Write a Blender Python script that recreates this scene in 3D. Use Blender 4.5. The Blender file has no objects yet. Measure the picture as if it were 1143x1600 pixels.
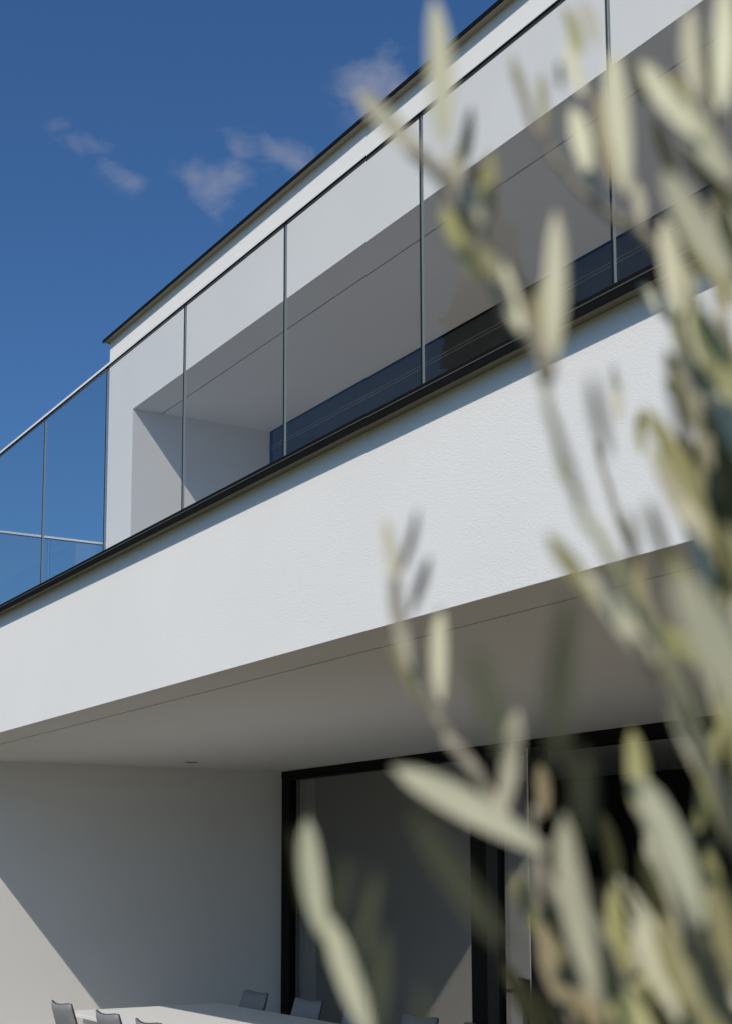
import bpy, bmesh, math, random
from mathutils import Vector, Matrix, noise as mnoise
rnd = random.Random(7)
S = bpy.context.scene
COL = S.collection
G = 1.89                                   # camera height above the terrace

# ------------------------------------------------------------------ camera
cR = Vector((0.51146516, 0.85930105, -0.00225708))
cU = Vector((0.11425551, -0.06540231, 0.99129623))
cF = Vector((-0.85167427, 0.50727137, 0.13163088))
CAM = Vector((0, 0, G))
FPX, CX, CY = 2302.77, 571.5, 1061.3
cd = bpy.data.cameras.new('camera')
cam = bpy.data.objects.new('camera', cd)
COL.objects.link(cam)
cam.matrix_world = Matrix(((cR.x, cU.x, -cF.x, 0), (cR.y, cU.y, -cF.y, 0), (cR.z, cU.z, -cF.z, G), (0, 0, 0, 1)))
cd.sensor_fit = 'HORIZONTAL'
cd.sensor_width = 24.0
cd.lens = FPX / 1143.0 * 24.0
cd.shift_y = (CY - 800.0) / 1143.0
cd.clip_start = 0.05
cd.clip_end = 2000
cd.dof.use_dof = True
cd.dof.focus_distance = 9.0
cd.dof.aperture_fstop = 4.8
cd.dof.aperture_blades = 9
S.camera = cam

# ------------------------------------------------------------------ sun and sky
sv = Vector((0.58, -1.0, 1.235)).normalized()      # towards the sun
sun_el = math.asin(sv.z)
sun_rot = math.atan2(sv.x, sv.y)
sd = bpy.data.lights.new('sun', 'SUN')
sd.energy = 3.5
sd.angle = math.radians(0.5)
sd.color = (1.0, 0.912, 0.79)
sun = bpy.data.objects.new('sun', sd)
COL.objects.link(sun)
sun.rotation_euler = sv.to_track_quat('Z', 'Y').to_euler()

W = bpy.data.worlds.new('World')
S.world = W
W.use_nodes = True
wn, wl = W.node_tree.nodes, W.node_tree.links
wn.clear()


def pixdir(u, v):
    return (cF + cR * ((u - CX) / FPX) - cU * ((v - CY) / FPX))


wout = wn.new('ShaderNodeOutputWorld')
wbg = wn.new('ShaderNodeBackground')
wbg.inputs['Strength'].default_value = 0.080
wl.new(wbg.outputs[0], wout.inputs[0])
sky = wn.new('ShaderNodeTexSky')
sky.sky_type = 'NISHITA'
sky.sun_disc = False
sky.sun_elevation = sun_el
sky.sun_rotation = sun_rot
sky.altitude = 300
sky.air_density = 1.0
sky.dust_density = 2.2
sky.ozone_density = 5.0
wtc = wn.new('ShaderNodeTexCoord')


def wmath(op, a, b=None, c=None, clamp=False):
    n = wn.new('ShaderNodeMath')
    n.operation = op
    n.use_clamp = clamp
    for i, x in enumerate((a, b, c)):
        if x is None:
            continue
        if isinstance(x, (int, float)):
            n.inputs[i].default_value = x
        else:
            wl.new(x, n.inputs[i])
    return n.outputs[0]


def wdot(vec):
    n = wn.new('ShaderNodeVectorMath')
    n.operation = 'DOT_PRODUCT'
    wl.new(wtc.outputs['Generated'], n.inputs[0])
    n.inputs[1].default_value = vec
    return n.outputs['Value']


def cloud_mask(d, half_w, half_h, tilt=0.0):
    d = d.normalized()
    e1 = d.cross(Vector((0, 0, 1))).normalized()
    e2 = e1.cross(d)
    c, s = math.cos(tilt), math.sin(tilt)
    f1, f2 = e1 * c + e2 * s, e2 * c - e1 * s
    a = wmath('DIVIDE', wdot(f1), half_w)
    b = wmath('DIVIDE', wdot(f2), half_h)
    r2 = wmath('ADD', wmath('MULTIPLY', a, a), wmath('MULTIPLY', b, b))
    g = wmath('EXPONENT', wmath('MULTIPLY', r2, -1.0))
    return wmath('MULTIPLY', g, wmath('GREATER_THAN', wdot(d), 0.3))


px = 1 / 2500.0
clouds = [(pixdir(338, 288), 64 * px, 50 * px, 0.5, .8), (pixdir(378, 226), 50 * px, 24 * px, -.3, .8),
          (pixdir(445, 242), 66 * px, 32 * px, -.3, .8),
          (pixdir(132, 216), 50 * px, 22 * px, -.15, .66), (pixdir(188, 270), 38 * px, 19 * px, -.5, .58),
          (pixdir(600, 128), 66 * px, 56 * px, 0, .95)]
# the same small fair-weather clouds in the rest of the sky
for az, el, w_, h_ in ((20, 30, .10, .04), (75, 42, .07, .04), (140, 25, .14, .04), (190, 38, .09, .05),
                       (235, 22, .12, .03), (285, 48, .08, .05), (330, 28, .10, .04)):
    a, e = math.radians(az), math.radians(el)
    clouds.append((Vector((math.cos(a) * math.cos(e), math.sin(a) * math.cos(e), math.sin(e))), w_, h_, 0.1, .8))
acc = None
for d, hw, hh, tl, st in clouds:
    m = wmath('MULTIPLY', cloud_mask(d, hw, hh, tl), st)
    acc = m if acc is None else wmath('MAXIMUM', acc, m)
wnz = wn.new('ShaderNodeTexNoise')
wnz.inputs['Scale'].default_value = 26.0
wnz.inputs['Detail'].default_value = 5.0
wnz.inputs['Roughness'].default_value = 0.55
wnz.inputs['Distortion'].default_value = 0.4
wmp = wn.new('ShaderNodeMapping')
wmp.inputs['Scale'].default_value = (1, 1, 1.7)
wl.new(wtc.outputs['Generated'], wmp.inputs[0])
wl.new(wmp.outputs[0], wnz.inputs['Vector'])
dens = wmath('MULTIPLY', wmath('SUBTRACT', wmath('ADD', wmath('MULTIPLY', acc, 0.5), wmath('MULTIPLY', wnz.outputs['Fac'], 1.5)), 0.90), 0.78, clamp=True)
dens = wmath('MULTIPLY', dens, wmath('MINIMUM', wmath('MULTIPLY', acc, 3.0), 1.0))
wmix = wn.new('ShaderNodeMixRGB')
wl.new(dens, wmix.inputs[0])
wtint = wn.new('ShaderNodeMixRGB')          # polarised, deeper blue
wtint.blend_type = 'MULTIPLY'
wtint.inputs[0].default_value = 1
wtint.inputs[2].default_value = (.61, .95, 1.24, 1)
wl.new(sky.outputs[0], wtint.inputs[1])
wl.new(wtint.outputs[0], wmix.inputs[1])
wmix.inputs[2].default_value = (4.9, 5.0, 5.7, 1)
wl.new(wmix.outputs[0], wbg.inputs['Color'])

vs = S.view_settings
vs.view_transform = 'Standard'
vs.look = 'None'
vs.exposure = 0
vs.gamma = 1
vs.use_curve_mapping = False
S.cycles.max_bounces = 14
S.cycles.transparent_max_bounces = 24
S.cycles.diffuse_bounces = 6

# ------------------------------------------------------------------ materials
def mat(name, col, rough=0.6, metal=0.0, spec=0.5):
    m = bpy.data.materials.new(name)
    m.use_nodes = True
    b = m.node_tree.nodes['Principled BSDF']
    b.inputs['Base Color'].default_value = (*col, 1)
    b.inputs['Roughness'].default_value = rough
    b.inputs['Metallic'].default_value = metal
    b.inputs['Specular IOR Level'].default_value = spec
    return m


def tex(m, scale, amount, bump_scale=0, bump=0.0, bump_dist=0.002, stretch=(1, 1, 1), dark=0.8, bump_detail=3):
    """colour variation by noise plus fine relief"""
    nt = m.node_tree
    n, l = nt.nodes, nt.links
    b = n['Principled BSDF']
    tc = n.new('ShaderNodeTexCoord')
    mp = n.new('ShaderNodeMapping')
    mp.inputs['Scale'].default_value = stretch
    l.new(tc.outputs['Object'], mp.inputs[0])
    nz = n.new('ShaderNodeTexNoise')
    nz.inputs['Scale'].default_value = scale
    nz.inputs['Detail'].default_value = 6
    l.new(mp.outputs[0], nz.inputs['Vector'])
    c = b.inputs['Base Color'].default_value[:]
    rp = n.new('ShaderNodeValToRGB')
    rp.color_ramp.elements[0].position = 0.3
    rp.color_ramp.elements[1].position = 0.7
    rp.color_ramp.elements[0].color = (c[0] * dark, c[1] * dark, c[2] * dark, 1)
    rp.color_ramp.elements[1].color = c
    l.new(nz.outputs['Fac'], rp.inputs[0])
    mx = n.new('ShaderNodeMixRGB')
    mx.inputs[0].default_value = amount
    mx.inputs[1].default_value = c
    l.new(rp.outputs[0], mx.inputs[2])
    l.new(mx.outputs[0], b.inputs['Base Color'])
    if bump:
        bz = n.new('ShaderNodeTexNoise')
        bz.inputs['Scale'].default_value = bump_scale
        bz.inputs['Detail'].default_value = bump_detail
        bz.inputs['Roughness'].default_value = 0.6
        l.new(tc.outputs['Object'], bz.inputs['Vector'])
        bp = n.new('ShaderNodeBump')
        bp.inputs['Strength'].default_value = bump
        bp.inputs['Distance'].default_value = bump_dist
        l.new(bz.outputs['Fac'], bp.inputs['Height'])
        l.new(bp.outputs[0], b.inputs['Normal'])
    return m


M = {}
M['plaster'] = tex(mat('white_render', (.806, .797, .782), .92, spec=.2), 1.3, .5, 170, .55, .004, dark=.94)
M['soffit'] = tex(mat('white_soffit_render', (.78, .775, .76), .95, spec=.15), .9, .5, 160, .25, .003, dark=.95)
M['anthracite'] = tex(mat('anthracite_metal', (.009, .009, .009), .75, 0, .05), 8, .6, dark=.7)
M['black_frame'] = tex(mat('black_window_frame', (.005, .005, .0055), .5, 0, .1), 8, .6, dark=.7)
M['grey_frame'] = mat('dark_grey_sash', (.016, .017, .017), .45, 0, .25)
M['steel'] = tex(mat('brushed_steel', (.62, .61, .59), .27, 1.0), 60, .5, 220, .05, .001, stretch=(.05, 1, 1), dark=.85)
M['zinc'] = tex(mat('zinc_lip', (.33, .31, .28), .5, .6), 20, .5, dark=.8)
M['underside'] = tex(mat('eaves_board', (.34, .31, .25), .9, 0, .2), 5, .5, dark=.8)
M['under_dark'] = tex(mat('coping_underlay', (.27, .255, .18), .9, 0, .2), 5, .5, dark=.8)
M['alu'] = tex(mat('satin_aluminium', (.82, .82, .80), .45, 0), 60, .4, stretch=(.05, 1, 1), dark=.9)
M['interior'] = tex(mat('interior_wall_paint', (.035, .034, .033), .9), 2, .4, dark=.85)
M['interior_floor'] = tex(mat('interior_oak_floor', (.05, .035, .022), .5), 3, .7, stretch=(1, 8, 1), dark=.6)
M['curtain'] = tex(mat('curtain_linen', (.72, .70, .66), .95), 40, .5, 300, .2, .001, dark=.8)
M['table'] = tex(mat('white_table_top', (.79, .80, .80), .35), 4, .3, dark=.95)
M['leather'] = tex(mat('grey_leather', (.22, .22, .225), .55), 14, .6, 260, .25, .001, dark=.8)
M['piping'] = mat('dark_piping', (.045, .045, .05), .6)
M['chrome'] = mat('chair_leg_metal', (.45, .45, .46), .3, 1.0)
M['deck'] = tex(mat('balcony_stone', (.52, .50, .47), .8), 3, .8, 60, .2, .003, dark=.8)
M['paving'] = tex(mat('terrace_stone', (.37, .335, .275), .8), 3, .8, 60, .2, .003, dark=.75)
M['soil'] = tex(mat('lawn_ground', (.135, .145, .065), .95), 1.4, .9, 40, .6, .02, dark=.6)
M['dark_ground'] = tex(mat('dark_ground_tone', (.06, .05, .035), .95), 6, .9, 30, .8, .02, dark=.5)  # dark tone of the added ground strip
M['coping_glint'] = mat('coping_glint_tone', (.10, .09, .08), .5)  # sunlit chamfer line put into a flat colour
M['roof'] = tex(mat('roof_gravel', (.3, .29, .27), .95), 30, .8, dark=.6)
M['bark'] = tex(mat('olive_bark', (.23, .20, .165), .9), 60, .9, 160, .6, .002, dark=.55)
M['twig'] = tex(mat('olive_twig', (.42, .37, .28), .85), 90, .8, 200, .4, .001, dark=.6)
M['twig_green'] = tex(mat('olive_young_twig', (.36, .37, .20), .8), 90, .7, dark=.7)
M['lamp_dark'] = mat('downlight_reflector', (.05, .05, .05), .4)


def glass(name, tint, f0, f1, rough=0.0):
    m = bpy.data.materials.new(name)
    m.use_nodes = True
    n, l = m.node_tree.nodes, m.node_tree.links
    n.clear()
    o = n.new('ShaderNodeOutputMaterial')
    tr = n.new('ShaderNodeBsdfTransparent')
    tr.inputs[0].default_value = (*tint, 1)
    gl = n.new('ShaderNodeBsdfGlossy')
    gl.inputs['Roughness'].default_value = rough
    gl.inputs[0].default_value = (1, .99, .965, 1)
    lw = n.new('ShaderNodeLayerWeight')
    lw.inputs[0].default_value = 0.5
    pw = n.new('ShaderNodeMath')
    pw.operation = 'POWER'
    pw.inputs[1].default_value = 5
    l.new(lw.outputs['Facing'], pw.inputs[0])
    ma = n.new('ShaderNodeMath')
    ma.operation = 'MULTIPLY_ADD'
    ma.inputs[1].default_value = f1
    ma.inputs[2].default_value = f0
    l.new(pw.outputs[0], ma.inputs[0])
    mx = n.new('ShaderNodeMixShader')
    l.new(ma.outputs[0], mx.inputs[0])
    l.new(tr.outputs[0], mx.inputs[1])
    l.new(gl.outputs[0], mx.inputs[2])
    l.new(mx.outputs[0], o.inputs[0])
    return m


M['rail_glass'] = glass('balustrade_glass', (.945, .948, .945), .03, .62)
M['win_glass'] = glass('window_glass', (.70, .72, .72), .16, .84)
M['win_dark'] = glass('upper_window_glass', (.5, .52, .54), .03, .35)
M['edge_shaded'] = mat('glass_edge_shaded', (.012, .03, .033), .2, 0, .5)  # shaded copy of the glass edge, shade put into the colour
M['edge_lit'] = mat('glass_edge_lit', (.27, .32, .34), .5, 0, .5)  # lit copy of the same edge, light put into the colour


def leafmat(name, top, under, transl=.25, rough=.5):
    m = bpy.data.materials.new(name)
    m.use_nodes = True
    n, l = m.node_tree.nodes, m.node_tree.links
    b = n['Principled BSDF']
    geo = n.new('ShaderNodeNewGeometry')
    oi = n.new('ShaderNodeObjectInfo')
    mx = n.new('ShaderNodeMixRGB')
    mx.inputs[1].default_value = (*top, 1)
    mx.inputs[2].default_value = (*under, 1)
    l.new(geo.outputs['Backfacing'], mx.inputs[0])
    tc = n.new('ShaderNodeTexCoord')
    nz = n.new('ShaderNodeTexNoise')
    nz.inputs['Scale'].default_value = 3
    l.new(tc.outputs['Object'], nz.inputs['Vector'])
    hv = n.new('ShaderNodeHueSaturation')
    vv = n.new('ShaderNodeMath')
    vv.operation = 'MULTIPLY_ADD'
    vv.inputs[1].default_value = .5
    vv.inputs[2].default_value = .5
    ad = n.new('ShaderNodeMath')
    ad.operation = 'ADD'
    l.new(oi.outputs['Random'], ad.inputs[0])
    l.new(nz.outputs['Fac'], ad.inputs[1])
    l.new(ad.outputs[0], vv.inputs[0])
    l.new(vv.outputs[0], hv.inputs['Value'])
    hu = n.new('ShaderNodeMath')
    hu.operation = 'MULTIPLY_ADD'
    hu.inputs[1].default_value = .026
    hu.inputs[2].default_value = .486
    l.new(oi.outputs['Random'], hu.inputs[0])
    l.new(hu.outputs[0], hv.inputs['Hue'])
    l.new(mx.outputs[0], hv.inputs['Color'])
    l.new(hv.outputs[0], b.inputs['Base Color'])
    b.inputs['Roughness'].default_value = rough
    b.inputs['Specular IOR Level'].default_value = .3
    t = n.new('ShaderNodeBsdfTranslucent')
    l.new(hv.outputs[0], t.inputs[0])
    ms = n.new('ShaderNodeMixShader')
    ms.inputs[0].default_value = transl
    l.new(b.outputs[0], ms.inputs[1])
    l.new(t.outputs[0], ms.inputs[2])
    l.new(ms.outputs[0], n['Material Output'].inputs[0])
    return m


M['leaf_s'] = leafmat('olive_leaf_silver', (.50, .475, .335), (.50, .475, .335), .12)
M['leaf_o'] = leafmat('olive_leaf_green', (.28, .265, .11), (.28, .265, .11), .15)
M['leaf_d'] = leafmat('olive_leaf_dark_shaded', (.075, .076, .034), (.075, .076, .034), .15)  # dark upper side, with the shade of shadowed leaves put into the colour
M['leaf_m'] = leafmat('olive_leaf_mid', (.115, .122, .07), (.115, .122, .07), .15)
M['leaf_b'] = leafmat('olive_leaf_dry', (.24, .195, .105), (.24, .195, .105), .15)
M['leaf_tree'] = leafmat('garden_tree_leaf', (.035, .055, .02), (.05, .07, .03), .2)

# ------------------------------------------------------------------ mesh helpers
def box(bm, x0, x1, y0, y1, z0, z1, bev=0.0, mi=0):
    """z in camera-relative metres (ground = -G)"""
    v = [bm.verts.new((x, y, z + G)) for x in (x0, x1) for y in (y0, y1) for z in (z0, z1)]
    fs = [bm.faces.new([v[i] for i in q]) for q in ((0, 1, 3, 2), (4, 6, 7, 5), (0, 4, 5, 1), (2, 3, 7, 6), (0, 2, 6, 4), (1, 5, 7, 3))]
    for f in fs:
        f.material_index = mi
    if bev:
        es = list({e for f in fs for e in f.edges})
        bmesh.ops.bevel(bm, geom=es, offset=bev, segments=2, affect='EDGES', profile=.5, material=-1)
    return fs


def extrude_x(bm, prof, x0, x1):
    """closed profile [(y, z)...] swept along X"""
    a = [bm.verts.new((x0, y, z + G)) for y, z in prof]
    b = [bm.verts.new((x1, y, z + G)) for y, z in prof]
    n = len(prof)
    for i in range(n):
        bm.faces.new((a[i], a[(i + 1) % n], b[(i + 1) % n], b[i]))
    bm.faces.new(a)
    bm.faces.new(list(reversed(b)))


def extrude_y(bm, prof, y0, y1):
    a = [bm.verts.new((x, y0, z + G)) for x, z in prof]
    b = [bm.verts.new((x, y1, z + G)) for x, z in prof]
    n = len(prof)
    for i in range(n):
        bm.faces.new((a[i], a[(i + 1) % n], b[(i + 1) % n], b[i]))
    bm.faces.new(a)
    bm.faces.new(list(reversed(b)))


def link(name, bm, m, parent=None, smooth=False, loc=None):
    me = bpy.data.meshes.new(name)
    if isinstance(bm, bpy.types.Mesh):
        me = bm
    else:
        bmesh.ops.recalc_face_normals(bm, faces=bm.faces)
        bm.to_mesh(me)
        bm.free()
        for x in (m if isinstance(m, (list, tuple)) else [m]):
            me.materials.append(x)
        if smooth:
            for p in me.polygons:
                p.use_smooth = True
    o = bpy.data.objects.new(name, me)
    COL.objects.link(o)
    if parent is not None:
        o.parent = parent
    if loc is not None:
        o.location = loc
    return o


def bx(name, m, parent, *a, bev=0.0):
    bm = bmesh.new()
    box(bm, *a, bev=bev)
    return link(name, bm, m, parent)


def thing(name, label, cat, loc=(0, 0, 0), group=None):
    o = bpy.data.objects.new(name, None)
    COL.objects.link(o)
    o.empty_display_size = .2
    o.location = loc
    o['label'] = label
    o['category'] = cat
    if group:
        o['group'] = group
    return o


def tube(bm, pts, radii, seg=8):
    """tube through points with per-point radius, capped"""
    rings = []
    prev = None
    for i, p in enumerate(pts):
        t = (pts[min(i + 1, len(pts) - 1)] - pts[max(i - 1, 0)]).normalized()
        if prev is None:
            prev = t.orthogonal().normalized()
        u = (prev - t * prev.dot(t)).normalized()
        prev = u
        w = t.cross(u)
        rings.append([bm.verts.new(p + (u * math.cos(2 * math.pi * k / seg) + w * math.sin(2 * math.pi * k / seg)) * radii[i]) for k in range(seg)])
    for a, b in zip(rings, rings[1:]):
        for k in range(seg):
            bm.faces.new((a[k], a[(k + 1) % seg], b[(k + 1) % seg], b[k]))
    bm.faces.new(rings[0])
    bm.faces.new(list(reversed(rings[-1])))


def spline(pts, n=6):
    """Catmull-Rom through points"""
    out = []
    P = [pts[0] * 2 - pts[1]] + list(pts) + [pts[-1] * 2 - pts[-2]]
    for i in range(1, len(P) - 2):
        a, b, c, d = P[i - 1:i + 3]
        for k in range(n):
            t = k / n
            out.append(.5 * ((2 * b) + (c - a) * t + (2 * a - 5 * b + 4 * c - d) * t * t + (3 * b - a - 3 * c + d) * t ** 3))
    out.append(pts[-1])
    return out


# ------------------------------------------------------------------ ground
bm = bmesh.new()
R_ = 600
vs_ = [bm.verts.new((x, y, -.02)) for x, y in ((-R_, -R_), (R_, -R_), (R_, R_), (-R_, R_))]
bm.faces.new(vs_)
lawn = link('lawn', bm, M['soil'])
lawn['kind'] = 'structure'
bm = bmesh.new()
box(bm, -15.2, 3.6, -1.2, 3.094, -G - .2, -G - .012)
dark_ground = link('added_dark_ground', bm, M['dark_ground'])  # unseen dark ground, added to cut light bounced onto the soffit
dark_ground['kind'] = 'structure'
bm = bmesh.new()
box(bm, -15.2, 3.6, 3.1, 7.33, -G - .25, -G)
terr = link('terrace_floor', bm, M['paving'])
terr['kind'] = 'structure'

# ------------------------------------------------------------------ house
XL, XR = -14.45, 3.0
Y0, YW = 3.384, 7.335
ZB, ZCB, ZCT = 1.1, 2.034, 2.083
Y1, XC, XRC, ZH, Y2 = 5.354, -14.254, -13.571, 4.675, 6.901
house = thing('modern_house', 'white rendered two storey flat roofed house with balcony and covered terrace', 'house', (0, 0, 0))

# balcony parapet band
bx('balcony_parapet', M['plaster'], house, XL, XR, Y0, Y0 + .20, ZB, ZCB)
bm = bmesh.new()
box(bm, XL, XR, Y0 + .2, 3.691, ZB, ZB + .3)
box(bm, XL, XR, 3.691, 3.707, ZB + .025, ZB + .3)       # shadow gap
box(bm, XL, XR, 3.707, 11, ZB, ZB + .3)
link('terrace_soffit', bm, M['soffit'], house)
# coping along the parapet: drip lip, chamfer, upper clamp profile
bm = bmesh.new()
yc = 3.312
extrude_x(bm, [(yc, ZCB - .014), (yc, ZCB + .020), (yc + .006, ZCB + .026), (yc + .006, ZCT - .004), (yc + .010, ZCT), (3.66, ZCT), (3.66, ZCB), (yc + .006, ZCB), (yc + .006, ZCB - .014)], XL - .07, XR)
link('parapet_coping', bm, M['anthracite'], house)
bx('coping_underside', M['under_dark'], house, XL, XR, yc + .008, Y0, ZCB - .003, ZCB)
bx('coping_glint_strip', M['coping_glint'], house, XL - .07, XR, yc - .0025, yc + .004, ZCB + .0205, ZCB + .0245)  # added strip, its colour stands for the sun glint on the chamfer
bx('glass_shoe', M['anthracite'], house, XL, XR, 3.412, 3.474, ZCT, ZCT + .045)
# side return of the parapet
bx('side_parapet', M['plaster'], house, XL, XL + .2, Y0 + .2, 5.6, ZB + .3, ZCB)
bx('side_coping', M['anthracite'], house, XL - .07, XL + .26, 3.66, 5.6, ZCB, ZCT)
bx('balcony_deck', M['deck'], house, XL + .2, XR, Y0 + .2, Y2 + .3, ZB + .3, ZB + .42)

# covered terrace walls
bx('terrace_side_wall', M['plaster'], house, XL + .02, -14.083, Y0, 11, -G, ZB)
bx('terrace_end_wall', M['plaster'], house, XR - .3, XR, Y0, 11, -G, ZB)
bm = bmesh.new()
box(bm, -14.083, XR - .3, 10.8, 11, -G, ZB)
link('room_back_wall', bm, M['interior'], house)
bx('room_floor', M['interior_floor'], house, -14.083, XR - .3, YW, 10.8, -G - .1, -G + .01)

# upper storey
bx('upper_pier', M['plaster'], house, XC, XRC, Y1, 11, ZB + .42, ZH)
ZT = 5.595
bm = bmesh.new()
box(bm, XC, XR, Y1, 5.667, ZH, ZT)
box(bm, XC, XR, 5.667, 5.684, ZH + .025, ZT)
box(bm, XC, XR, 5.684, 11, ZH, ZT)
link('upper_facade', bm, M['plaster'], house)
bx('upper_end_wall', M['plaster'], house, XR - .6, XR, Y1, 11, ZB + .42, ZH)
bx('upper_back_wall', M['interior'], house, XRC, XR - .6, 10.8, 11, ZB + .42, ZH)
yr = 5.289
bm = bmesh.new()
extrude_x(bm, [(yr, ZT + .025), (yr + .003, ZT + .028), (11.05, ZT + .028), (11.05, ZT), (yr + .006, ZT), (yr + .006, ZT - .008), (yr, ZT - .008)], XC - .058, XR + .05)
link('roof_edge_trim', bm, M['anthracite'], house)
bx('eaves_board', M['underside'], house, XC - .05, XR, yr + .006, Y1, ZT - .003, ZT)


# windows: each a part (its frame) with a pane as sub-part
def window(x0, x1, z0, z1, y, fw, fd, m, head=None, parent=house, gl='win_glass'):
    bm = bmesh.new()
    h = head or fw
    box(bm, x0, x0 + fw, y, y + fd, z0, z1, .002)
    box(bm, x1 - fw, x1, y, y + fd, z0, z1, .002)
    box(bm, x0 + fw, x1 - fw, y, y + fd, z1 - h, z1, .002)
    box(bm, x0 + fw, x1 - fw, y, y + fd, z0, z0 + fw, .002)
    w = link('window', bm, m, parent)
    bx('pane', M[gl], w, x0 + fw, x1 - fw, y + fd * .45, y + fd * .45 + .024, z0 + fw, z1 - h)
    return w


# ground floor glass wall
bx('window_head', M['black_frame'], house, -14.083, XR - .3, YW - .006, YW + .16, ZB - .07, ZB, bev=.003)
bx('window_jamb', M['black_frame'], house, -14.083, -13.92, YW, YW + .14, -G, ZB - .07, bev=.003)
window(-13.89, -10.28, -G, ZB - .073, YW - .03, .045, .09, M['black_frame'], .03)
bx('window_post', M['black_frame'], house, -10.52, -10.282, YW - .034, YW + .004, -G, ZB - .074, bev=.003)
window(-10.278, -9.50, -G, ZB - .073, YW - .04, .165, .08, M['grey_frame'], .05)
bx('edge_strip', M['steel'], house, -9.672, -9.655, YW - .052, YW - .041, -G, ZB - .075)
bx('window_track', M['black_frame'], house, -9.495, XR - .3, YW + .003, YW + .155, ZB - .105, ZB - .071)
window(-6.3, -2.1, -G, ZB - .105, YW + .06, .10, .08, M['grey_frame'], .09)
window(-2.1, XR - .3, -G, ZB - .105, YW + .06, .10, .08, M['grey_frame'], .09)
# upper glazing
for xa, xb in ((XRC, -8.75), (-8.75, -3.9), (-3.9, XR - .6)):
    w = window(xa, xb, ZB + .42, ZH, Y2, .02, .03, M['black_frame'], .004, gl='win_dark')
    for zz in (4.475, 4.505):
        bx('pane_strip', M['zinc'], w, xa + .03, xb - .03, Y2 + .006, Y2 + .013, zz, zz + .006)  # thin grey strips across the upper part of the pane

# recessed downlight in the terrace soffit
bm = bmesh.new()
c = Vector((-13.30, 5.93, ZB + G))
for (r0, r1, z0, z1, mi) in ((.052, .066, 0, -.005, 0), (.0, .052, -.003, -.003, 1)):
    seg = 24
    if r0 == 0:
        f = bm.faces.new([bm.verts.new(c + Vector((math.cos(k * 2 * math.pi / seg) * r1, math.sin(k * 2 * math.pi / seg) * r1, z0))) for k in range(seg)])
        f.material_index = mi
    else:
        rr = [[bm.verts.new(c + Vector((math.cos(k * 2 * math.pi / seg) * r, math.sin(k * 2 * math.pi / seg) * r, z))) for k in range(seg)] for r, z in ((r0, z0), (r0, z1), (r1, z1), (r1, z0))]
        for a, b in zip(rr, rr[1:]):
            for k in range(seg):
                bm.faces.new((a[k], a[(k + 1) % seg], b[(k + 1) % seg], b[k]))
link('downlight', bm, [M['zinc'], M['lamp_dark']], house)

# ------------------------------------------------------------------ glass balustrades
YG, ZR = 3.443, 3.448
bal = thing('glass_balustrade', 'long frameless glass balustrade along the front of the balcony', 'balustrade')
joints = [-14.38] + [-13.095 + 1.2986 * i for i in range(12)]
joints = [-14.38, -13.10] + [-10.4996 - 1.2986 + 1.3 * 0] + [-10.4996, -9.2011, -7.9023, -6.6013, -5.285, -3.9888, -2.69, -1.39, -.09, 1.21, 2.5]


def pane(parent, axis, a, b, c0, z0, z1):
    bm = bmesh.new()
    t = .006
    if axis == 'x':
        box(bm, a, b, c0 - t, c0 + t, z0, z1)
    else:
        box(bm, c0 - t, c0 + t, a, b, z0, z1)
    o = link('pane', bm, [M['rail_glass'], M['edge_shaded'], M['edge_lit']], parent)
    for p in o.data.polygons:
        n = p.normal
        big = abs(n.y) > .9 if axis == 'x' else abs(n.x) > .9
        p.material_index = 0 if big else (2 if n.x < -.9 else 1)
    return o


for a, b in zip(joints, joints[1:]):
    pane(bal, 'x', a + .0075, b - .0075, YG, ZCT + .01, ZR - .025)


def cap(parent, extr, c0, a, b):
    w, z1 = .0125, ZR + .003
    bm = bmesh.new()
    extr(bm, [(c0 - w, z1 - .020), (c0 - w, z1 - .003), (c0 - w + .003, z1), (c0 + w - .003, z1), (c0 + w, z1 - .003), (c0 + w, z1 - .020)], a, b)
    link('cap_rail', bm, M['alu'], parent)
    w -= .0015
    bm = bmesh.new()
    extr(bm, [(c0 - w, z1 - .027), (c0 - w, z1 - .020), (c0 + w, z1 - .020), (c0 + w, z1 - .027)], a, b)
    link('rail_gasket', bm, M['anthracite'], parent)


cap(bal, extrude_x, YG, -14.40, 2.5)
bal2 = thing('glass_balustrade', 'short glass balustrade closing the far end of the balcony, seen through the front glass', 'balustrade')
for a, b in ((3.47, 4.78), (4.79, 5.6)):
    pane(bal2, 'y', a + .008, b - .008, -14.38, ZCT, ZR - .025)
cap(bal2, extrude_y, -14.38, 3.47, 5.6)

# ------------------------------------------------------------------ curtain inside
cur = thing('curtain', 'narrow pale linen curtain hanging behind the left end of the dark glass wall', 'curtain', (-13.86, 7.50, 0))
bm = bmesh.new()
N = 40
rows = []
for z in (-G + .03, -.4, ZB - .02):
    rows.append([bm.verts.new((-.16 + .42 * i / N, .03 * math.sin(i * 1.25) + .01 * math.sin(i * .4 + z), z + G)) for i in range(N + 1)])
for a, b in zip(rows, rows[1:]):
    for i in range(N):
        bm.faces.new((a[i], a[i + 1], b[i + 1], b[i]))
link('cloth', bm, M['curtain'], cur, True)
bm = bmesh.new()
tube(bm, [Vector((-.17, 0, ZB + G - .012)), Vector((.27, 0, ZB + G - .012))], [.010] * 2)
link('rail', bm, M['steel'], cur)

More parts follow.
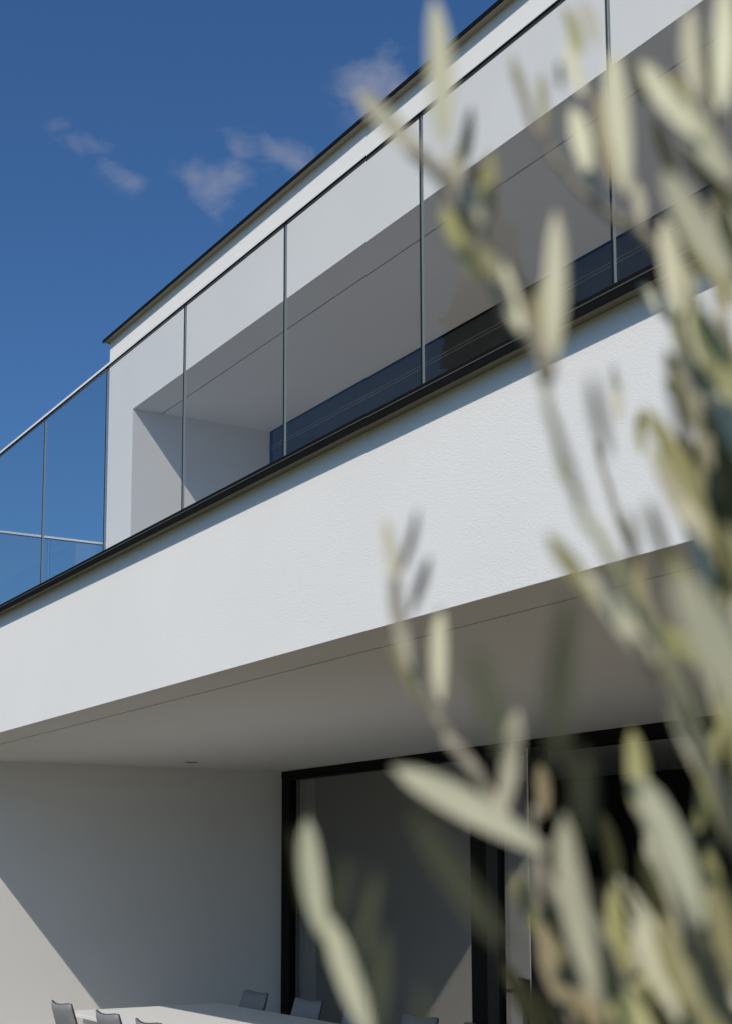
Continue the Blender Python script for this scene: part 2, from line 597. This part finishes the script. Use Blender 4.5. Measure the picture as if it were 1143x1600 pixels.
# ------------------------------------------------------------------ table and chairs
tb = thing('dining_table', 'long white dining table under the covered terrace, half in shade', 'table', (-10, 5.17, 0))
TX0, TX1, TY0, TY1 = -2.27, 2.25, -.84, .60
bm = bmesh.new()
box(bm, TX0, TX1, TY0, TY1, .72 - G, .75 - G, .003)
link('tabletop', bm, M['table'], tb)
bm = bmesh.new()
box(bm, TX0 + .12, TX1 - .12, TY0 + .12, TY0 + .16, .65 - G, .72 - G)
box(bm, TX0 + .12, TX1 - .12, TY1 - .16, TY1 - .12, .65 - G, .72 - G)
link('table_frame', bm, M['chrome'], tb)
for x in (TX0 + .12, TX1 - .19):
    for y in (TY0 + .16, TY1 - .23):
        bx('leg', M['chrome'], tb, x, x + .07, y, y + .07, -G, .65 - G, bev=.004)


def grid_pad(bm, w, h, th, curve, f):
    """padded panel: w across, h up, th thick, bowed by curve; f maps (x, up, out) to a point"""
    nx, nz = 10, 8
    fr, bk = {}, {}
    for i in range(nx + 1):
        for j in range(nz + 1):
            a, b = i / nx * 2 - 1, j / nz * 2 - 1
            pad = (1 - abs(a) ** 4) * (1 - abs(b) ** 4)
            x = a * w / 2 * (1 - .03 * (b + 1))
            z = (b + 1) / 2 * h - .014 * (1 - a * a) * (b > .9) - .012 * abs(a) ** 8 * (b > .9)
            bow = curve * (1 - a * a)
            fr[i, j] = bm.verts.new(f(x, z, bow + th * (.18 + .32 * pad ** .5)))
            bk[i, j] = bm.verts.new(f(x, z, bow - th * (.18 + .32 * pad ** .5)))
    for i in range(nx):
        for j in range(nz):
            bm.faces.new((fr[i, j], fr[i + 1, j], fr[i + 1, j + 1], fr[i, j + 1]))
            bm.faces.new((bk[i, j], bk[i, j + 1], bk[i + 1, j + 1], bk[i + 1, j]))
    rim = [(i, 0) for i in range(nx)] + [(nx, j) for j in range(nz)] + [(i, nz) for i in range(nx, 0, -1)] + [(0, j) for j in range(nz, 0, -1)]
    for a, b in zip(rim, rim[1:] + rim[:1]):
        bm.faces.new((fr[a], bk[a], bk[b], fr[b]))
    return [[(fr[r].co + bk[r].co) / 2 for r in rim]]


def make_chair(label, loc, rz):
    ch = thing('dining_chair', label, 'chair', loc, 'grey chairs around the white dining table')
    ch.rotation_euler.z = rz
    lean = math.radians(17)
    # local: the sitter faces +Y, the back stands at -Y
    bm = bmesh.new()

    def fb(x, up, out):
        return Vector((x, -.13 - up * math.sin(lean) + out * math.cos(lean), .46 + up * math.cos(lean) + out * math.sin(lean)))
    rim = grid_pad(bm, .475, .455, .055, -.035, fb)[0]
    b = link('backrest', bm, M['leather'], ch, True)
    bm = bmesh.new()
    pts = [p.copy() for p in rim]
    tube(bm, pts + [pts[0]], [.0055] * (len(pts) + 1), 6)
    link('piping', bm, M['piping'], b, True)
    bm = bmesh.new()
    grid_pad(bm, .47, .46, .08, 0, lambda x, up, out: Vector((x, -.15 + up, .44 + out)))
    link('seat', bm, M['leather'], ch, True)
    for sx in (-1, 1):
        for y0, y1 in ((-.10, -.17), (.26, .30)):
            bm = bmesh.new()
            tube(bm, [Vector((sx * .21, y1, 0)), Vector((sx * .19, y0, .41))], [.011, .013], 10)
            link('leg', bm, M['chrome'], ch, True)
    return ch


def copy_tree(o, parent=None):
    c = o.copy()
    COL.objects.link(c)
    c.parent = parent
    for k in list(o.children):
        copy_tree(k, c)
    return c


near_l = ['grey chair at the sunlit corner of the table, farthest left of all the chairs',
          'second grey chair from the left on the open sunlit side of the table',
          'third grey chair from the left on the sunlit side, cut by the bottom edge',
          ]
far_l = ['grey chair in front of the shaded white wall at the far corner of the table',
         'grey chair in front of the curtain, on the glass wall side of the table',
         'grey chair behind the lower left olive sprig, on the glass wall side',
         'grey chair in front of the glass beside the bright triangle reflection',
         'grey chair at the foot of the first black window post']
proto = None
YB = .265                         # how far the top of the back leans out behind the origin
for lab, x in zip(near_l, (-11.57, -10.56, -9.77)):
    if proto is None:
        proto = make_chair(lab, (x, 4.05 + YB, 0), 0)
    else:
        c = copy_tree(proto)
        c.location = (x, 4.05 + YB, 0)
        c['label'] = lab
for lab, x in zip(far_l, (-11.68, -10.72, -9.88, -9.06, -8.28)):
    c = copy_tree(proto)
    c.location = (x, 5.85 - YB, 0)
    c.rotation_euler.z = math.pi
    c['label'] = lab

# ------------------------------------------------------------------ olive tree in front
def at(u, v, d):
    return CAM + pixdir(u, v) * d


olive = thing('olive_tree', 'young olive tree with silvery narrow leaves close in front of the house', 'tree',
              (at(1500, 2300, .8).x, at(1500, 2300, .8).y, 0))
obase = olive.location.copy()
J = at(1420, 2080, .78) - obase


def branch(pix, w0, w1, m, name='branch', nseg=6, join=False):
    pts = [at(*p) - obase for p in pix]
    if join:
        pts.append(J)
    pts = spline(pts, nseg)
    n = len(pts)
    for i in range(1, n - 1):
        pts[i] = pts[i] + Vector((rnd.gauss(0, 1), rnd.gauss(0, 1), rnd.gauss(0, 1))) * .0006
    bm = bmesh.new()
    tube(bm, pts, [(w0 + (w1 - w0) * (i / (n - 1)) ** 1.3) / 2 for i in range(n)], 8)
    return link(name, bm, m, olive, True)


# trunk from the ground, forking at J
bm = bmesh.new()
tp = spline([Vector((0.02, .01, -.02)), Vector((.0, .0, .35)), Vector((-.02, .012, .9)), Vector((J.x * .5, J.y * .5, 1.25)), J, J + Vector((.02, .05, .16))], 8)
tube(bm, tp, [.034 - .022 * i / (len(tp) - 1) for i in range(len(tp))], 14)
link('trunk', bm, M['bark'], olive, True)

TW, TG = M['twig'], M['twig_green']
branch([(500, 1450, .66), (522, 1500, .66), (556, 1570, .66), (615, 1680, .67), (760, 1850, .69), (1060, 2010, .74)], .003, .009, TG, join=True)
branch([(612, 900, .68), (622, 960, .68), (640, 1030, .68), (668, 1095, .68), (705, 1160, .68), (755, 1228, .68), (808, 1300, .68), (850, 1372, .68), (900, 1445, .68), (980, 1545, .69), (1070, 1640, .70), (1250, 1830, .74)], .005, .010, TW, join=True)
branch([(640, 228, .62), (690, 278, .62), (738, 345, .62), (765, 420, .62), (795, 480, .62), (846, 560, .62), (852, 592, .62)], .006, .0075, TW)
branch([(838, 545, .622), (858, 630, .62), (880, 720, .60), (912, 800, .58), (965, 885, .57), (1020, 985, .57), (1090, 1150, .58), (1190, 1400, .62), (1300, 1700, .72)], .0035, .006, TG, join=True)
branch([(800, 95, .72), (828, 185, .72), (868, 248, .72), (915, 305, .72), (955, 338, .72), (1000, 362, .72), (1040, 412, .72), (1078, 500, .72), (1112, 620, .72), (1140, 770, .72), (1180, 950, .73), (1260, 1300, .74), (1350, 1700, .76)], .003, .011, TW, join=True)
branch([(1060, 165, .62), (1112, 232, .62), (1165, 330, .62), (1230, 500, .63), (1320, 900, .66), (1400, 1500, .72)], .006, .011, TW, join=True)
branch([(985, 990, .56), (1030, 1060, .57), (1080, 1150, .58), (1150, 1310, .6), (1240, 1550, .66), (1340, 1850, .72)], .004, .010, TW, join=True)
branch([(1085, 60, .75), (1110, 200, .75), (1120, 400, .75), (1150, 650, .75), (1190, 900, .75), (1260, 1300, .76), (1360, 1750, .77)], .004, .010, TW, join=True)
branch([(905, 1400, .62), (950, 1490, .62), (1010, 1580, .64), (1120, 1720, .68), (1280, 1900, .74)], .004, .009, TW, join=True)
branch([(1000, 1260, .60), (1050, 1380, .60), (1100, 1500, .62), (1190, 1680, .68), (1310, 1900, .74)], .004, .009, TW, join=True)
branch([(1050, 730, .70), (1090, 820, .70), (1130, 930, .70), (1190, 1100, .72), (1290, 1500, .75)], .003, .008, TG, join=True)
branch([(835, 1260, .72), (830, 1350, .72), (850, 1450, .72), (880, 1560, .72), (950, 1700, .73), (1150, 1900, .76)], .003, .008, TW, join=True)
branch([(930, 690, .85), (960, 790, .85), (1000, 900, .85), (1050, 1030, .85), (1150, 1300, .85), (1300, 1750, .82)], .003, .008, TW, join=True)

# leaf meshes: narrow, folded along the midrib, curving back
def leaf_mesh(name, m, curl, fold, sway, belly):
    bm = bmesh.new()
    ns, rows = 8, []
    for i in range(ns + 1):
        t = i / ns
        w = .5 * (math.sin(math.pi * min(1, t * .93 + .055)) ** .6) * (1 + belly * (t - .5))
        if i == ns:
            w = .03
        r = []
        for s in (-1, -.5, 0, .5, 1)[::2] if i in (0, ns) else (-1, 0, 1):
            r.append(bm.verts.new((s * w + sway * math.sin(math.pi * t), t, curl * math.sin(math.pi * t * .9) + fold * abs(s) * w)))
        rows.append(r)
    for a, b in zip(rows, rows[1:]):
        for k in range(2):
            bm.faces.new((a[k], a[k + 1], b[k + 1], b[k]))
    # petiole
    me = bpy.data.meshes.new(name)
    bm.to_mesh(me)
    bm.free()
    me.materials.append(m)
    for p in me.polygons:
        p.use_smooth = True
    return me


LM = {}
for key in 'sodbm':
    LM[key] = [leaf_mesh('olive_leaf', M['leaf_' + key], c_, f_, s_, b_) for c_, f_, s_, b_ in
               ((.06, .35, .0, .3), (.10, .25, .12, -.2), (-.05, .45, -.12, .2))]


def leaf(tu, tv, bu, bv, w, key='s', d=.65, dd=0.0, roll=0.0, var=None):
    """a leaf from base pixel to tip pixel; w = seen width in pixels; d = distance of its base, dd = how much nearer the tip is"""
    dd -= .03 * d / .65 if key in 'sob' else 0       # pale faces lean back to the sun
    tip, base = at(tu, tv, d - dd), at(bu, bv, d)
    ax = tip - base
    L = ax.length
    y = ax.normalized()
    n = (CAM - base)
    n = (n - y * n.dot(y)).normalized()
    x = y.cross(n)
    if key in 'sob':
        ra = abs(roll) + .12                               # pale faces turn to the sun
        roll = max((ra, -ra), key=lambda a: (Matrix.Rotation(a, 3, y) @ n).dot(sv))
    q = Matrix.Rotation(roll, 3, y)
    n, x = q @ n, q @ x
    wd = .74 * w / FPX * d / max(.35, abs(math.cos(roll)))
    o = bpy.data.objects.new('leaf', LM[key][rnd.randrange(3) if var is None else var])
    COL.objects.link(o)
    o.parent = olive
    p = base - obase
    zs = (wd + L * .2) / 2
    o.matrix_local = Matrix(((x.x * wd, y.x * L, n.x * zs, p.x), (x.y * wd, y.y * L, n.y * zs, p.y), (x.z * wd, y.z * L, n.z * zs, p.z), (0, 0, 0, 1)))
    return o


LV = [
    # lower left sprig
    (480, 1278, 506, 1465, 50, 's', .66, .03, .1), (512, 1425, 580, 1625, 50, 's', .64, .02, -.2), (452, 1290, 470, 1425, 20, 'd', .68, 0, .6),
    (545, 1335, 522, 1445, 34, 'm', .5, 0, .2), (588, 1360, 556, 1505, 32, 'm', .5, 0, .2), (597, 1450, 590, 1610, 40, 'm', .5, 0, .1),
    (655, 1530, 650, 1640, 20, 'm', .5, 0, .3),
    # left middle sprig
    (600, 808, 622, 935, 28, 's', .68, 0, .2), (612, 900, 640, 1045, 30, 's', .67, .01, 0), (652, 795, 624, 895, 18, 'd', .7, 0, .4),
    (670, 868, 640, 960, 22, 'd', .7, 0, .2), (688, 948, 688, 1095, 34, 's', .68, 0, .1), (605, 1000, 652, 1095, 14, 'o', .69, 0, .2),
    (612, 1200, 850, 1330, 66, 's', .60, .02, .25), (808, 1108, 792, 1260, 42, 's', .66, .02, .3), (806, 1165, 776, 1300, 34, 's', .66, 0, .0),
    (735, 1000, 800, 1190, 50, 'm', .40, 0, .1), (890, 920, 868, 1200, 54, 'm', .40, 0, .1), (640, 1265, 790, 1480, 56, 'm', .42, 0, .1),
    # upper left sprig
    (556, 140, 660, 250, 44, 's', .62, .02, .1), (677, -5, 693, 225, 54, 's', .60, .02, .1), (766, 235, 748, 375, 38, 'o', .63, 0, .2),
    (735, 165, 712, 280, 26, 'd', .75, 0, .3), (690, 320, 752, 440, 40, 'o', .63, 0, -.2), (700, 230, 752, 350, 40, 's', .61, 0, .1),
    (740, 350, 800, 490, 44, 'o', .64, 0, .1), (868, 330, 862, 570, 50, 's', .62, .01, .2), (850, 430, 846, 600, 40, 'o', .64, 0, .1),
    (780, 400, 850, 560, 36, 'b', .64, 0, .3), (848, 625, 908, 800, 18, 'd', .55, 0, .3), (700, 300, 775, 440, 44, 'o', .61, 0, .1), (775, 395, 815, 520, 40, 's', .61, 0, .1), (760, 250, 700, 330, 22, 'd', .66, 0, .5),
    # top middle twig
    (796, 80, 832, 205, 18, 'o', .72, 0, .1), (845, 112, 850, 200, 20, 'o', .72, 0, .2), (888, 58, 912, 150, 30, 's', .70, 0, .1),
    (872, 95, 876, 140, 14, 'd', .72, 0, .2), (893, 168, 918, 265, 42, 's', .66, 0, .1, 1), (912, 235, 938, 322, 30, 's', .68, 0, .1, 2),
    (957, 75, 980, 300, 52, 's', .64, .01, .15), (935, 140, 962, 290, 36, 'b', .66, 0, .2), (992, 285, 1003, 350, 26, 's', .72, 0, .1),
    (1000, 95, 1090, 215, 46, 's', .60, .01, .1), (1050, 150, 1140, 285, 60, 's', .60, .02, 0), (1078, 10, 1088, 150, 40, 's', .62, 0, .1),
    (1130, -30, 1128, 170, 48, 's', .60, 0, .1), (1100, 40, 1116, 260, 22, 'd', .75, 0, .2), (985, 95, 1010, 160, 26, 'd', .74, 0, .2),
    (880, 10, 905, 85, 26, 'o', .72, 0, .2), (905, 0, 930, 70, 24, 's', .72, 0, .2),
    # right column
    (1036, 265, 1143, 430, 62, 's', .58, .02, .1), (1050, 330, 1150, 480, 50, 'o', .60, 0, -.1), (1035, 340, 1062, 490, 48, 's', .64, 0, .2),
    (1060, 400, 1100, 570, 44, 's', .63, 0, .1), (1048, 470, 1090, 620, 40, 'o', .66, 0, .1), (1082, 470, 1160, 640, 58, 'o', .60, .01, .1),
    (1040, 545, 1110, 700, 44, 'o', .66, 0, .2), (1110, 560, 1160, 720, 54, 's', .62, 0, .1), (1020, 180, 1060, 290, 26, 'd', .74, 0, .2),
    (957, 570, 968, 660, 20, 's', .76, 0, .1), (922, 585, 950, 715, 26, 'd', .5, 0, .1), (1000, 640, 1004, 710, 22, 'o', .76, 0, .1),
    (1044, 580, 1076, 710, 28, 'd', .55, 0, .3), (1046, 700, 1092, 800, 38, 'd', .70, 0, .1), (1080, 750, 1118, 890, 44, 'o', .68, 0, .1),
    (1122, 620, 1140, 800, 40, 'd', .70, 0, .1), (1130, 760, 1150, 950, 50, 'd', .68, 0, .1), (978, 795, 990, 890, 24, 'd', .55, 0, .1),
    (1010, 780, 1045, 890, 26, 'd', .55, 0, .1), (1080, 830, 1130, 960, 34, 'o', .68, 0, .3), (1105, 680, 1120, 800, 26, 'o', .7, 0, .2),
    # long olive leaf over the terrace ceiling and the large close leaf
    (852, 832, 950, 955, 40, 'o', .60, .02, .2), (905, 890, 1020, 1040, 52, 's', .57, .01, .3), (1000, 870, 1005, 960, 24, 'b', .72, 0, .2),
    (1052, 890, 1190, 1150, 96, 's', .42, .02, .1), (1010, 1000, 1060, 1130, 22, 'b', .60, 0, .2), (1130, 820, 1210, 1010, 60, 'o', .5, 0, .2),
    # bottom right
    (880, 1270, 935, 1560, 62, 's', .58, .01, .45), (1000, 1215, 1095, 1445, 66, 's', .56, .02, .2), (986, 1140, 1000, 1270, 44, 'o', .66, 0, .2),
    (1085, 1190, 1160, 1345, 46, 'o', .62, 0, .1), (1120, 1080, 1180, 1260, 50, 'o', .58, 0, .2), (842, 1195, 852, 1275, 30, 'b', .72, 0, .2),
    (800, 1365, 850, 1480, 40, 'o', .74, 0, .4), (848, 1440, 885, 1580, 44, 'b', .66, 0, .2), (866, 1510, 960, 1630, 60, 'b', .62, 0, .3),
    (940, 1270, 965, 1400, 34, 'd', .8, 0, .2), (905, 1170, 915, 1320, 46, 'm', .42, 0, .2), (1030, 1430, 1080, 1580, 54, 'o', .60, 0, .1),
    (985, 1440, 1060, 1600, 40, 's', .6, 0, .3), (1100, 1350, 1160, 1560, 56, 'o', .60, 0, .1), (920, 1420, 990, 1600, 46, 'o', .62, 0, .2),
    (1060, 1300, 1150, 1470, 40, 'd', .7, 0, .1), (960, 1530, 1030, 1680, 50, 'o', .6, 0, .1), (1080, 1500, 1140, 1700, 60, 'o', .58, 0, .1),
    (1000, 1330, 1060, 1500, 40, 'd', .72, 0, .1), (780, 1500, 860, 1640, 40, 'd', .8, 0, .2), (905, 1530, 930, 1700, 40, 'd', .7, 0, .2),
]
for t in LV:
    leaf(*t[:6], d=t[6], dd=t[7], roll=t[8], var=t[9] if len(t) > 9 else None)
# fill: dense foliage at the right and bottom right, going on outside the frame
def fill(n, u0, u1, v0, v1, keys, dmin, dmax):
    for _ in range(n):
        u, v = rnd.uniform(u0, u1), rnd.uniform(v0, v1)
        d = rnd.uniform(dmin, dmax)
        ang = math.radians(rnd.gauss(105, 22))
        L = rnd.uniform(.042, .062) * FPX / d
        leaf(u + math.cos(ang) * L, v - math.sin(ang) * L, u, v, L * rnd.uniform(.18, .25), rnd.choice(keys), d, rnd.uniform(-.01, .02), rnd.uniform(-.7, .7))


fill(30, 1090, 1250, 250, 1250, 'ssoom', .62, .8)
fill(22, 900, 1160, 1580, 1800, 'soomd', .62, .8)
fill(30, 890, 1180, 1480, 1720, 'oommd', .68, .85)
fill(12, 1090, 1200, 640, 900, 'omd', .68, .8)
fill(16, 1000, 1200, 1380, 1660, 'ssoom', .64, .85)
fill(8, 1090, 1220, 950, 1350, 'soo', .62, .8)
fill(50, 1210, 1700, 0, 1900, 'soom', .6, .95)

# ------------------------------------------------------------------ garden trees in front of the house (mirrored in the panes)
def garden_tree(name, label, x, y, h, rad, shape, n, seed):
    r = random.Random(seed)
    t = thing(name, label, 'tree', (x, y, 0))
    bm = bmesh.new()
    tube(bm, [Vector((0, 0, -.05)), Vector((.05, 0, h * .3)), Vector((0, .05, h * .9))], [.03 * h ** .9 * .5, .02 * h ** .9 * .5, .02], 10)
    for k in range(14):
        a, z = r.uniform(0, 6.28), h * r.uniform(.2, .8)
        rr = rad * shape((z / h)) * .8
        tube(bm, [Vector((0, 0, z)), Vector((math.cos(a) * rr * .5, math.sin(a) * rr * .5, z + rr * .5)), Vector((math.cos(a) * rr, math.sin(a) * rr, z + rr * .9))], [.05, .03, .01], 6)
    link('trunk', bm, M['bark'], t, True)
    bm = bmesh.new()
    for k in range(n):
        zz = r.uniform(.08, 1)
        s = shape(zz) * rad
        a = r.uniform(0, 6.28)
        q = r.random() ** .45
        p = Vector((math.cos(a) * s * q, math.sin(a) * s * q, zz * h))
        p.x += .35 * mnoise.noise(p * .8)
        p.y += .35 * mnoise.noise(p * .8 + Vector((9, 0, 0)))
        if mnoise.noise(p * .9 + Vector((seed, 0, 0))) < -.22:
            continue
        u = Vector((r.gauss(0, 1), r.gauss(0, 1), r.gauss(0, 1))).normalized()
        w = u.orthogonal().normalized()
        L = r.uniform(.14, .30) * (rad / 2) ** .3
        u, w = u * L, w * L * .5
        bm.faces.new([bm.verts.new(p + x_) for x_ in (-u, w, u, -w)])
    link('crown', bm, M['leaf_tree'], t)


col_shape = lambda z: (math.sin(math.pi * min(1, z * .9 + .1)) ** .5) * (.9 if z < .8 else .9 * (1 - z) / .2 + .02)
cone_shape = lambda z: 1.05 - z
garden_tree('poplar_tree', 'tall narrow dark tree mirrored in the balcony glass behind the upper olive sprig', -20.45, -8.0, 14.3, 1.35, col_shape, 11000, 3)
garden_tree('spruce_tree', 'pointed evergreen tree whose tip is mirrored low in the balcony glass by the right joint', -17.95, -8.0, 11.0, 1.3, cone_shape, 6000, 5)
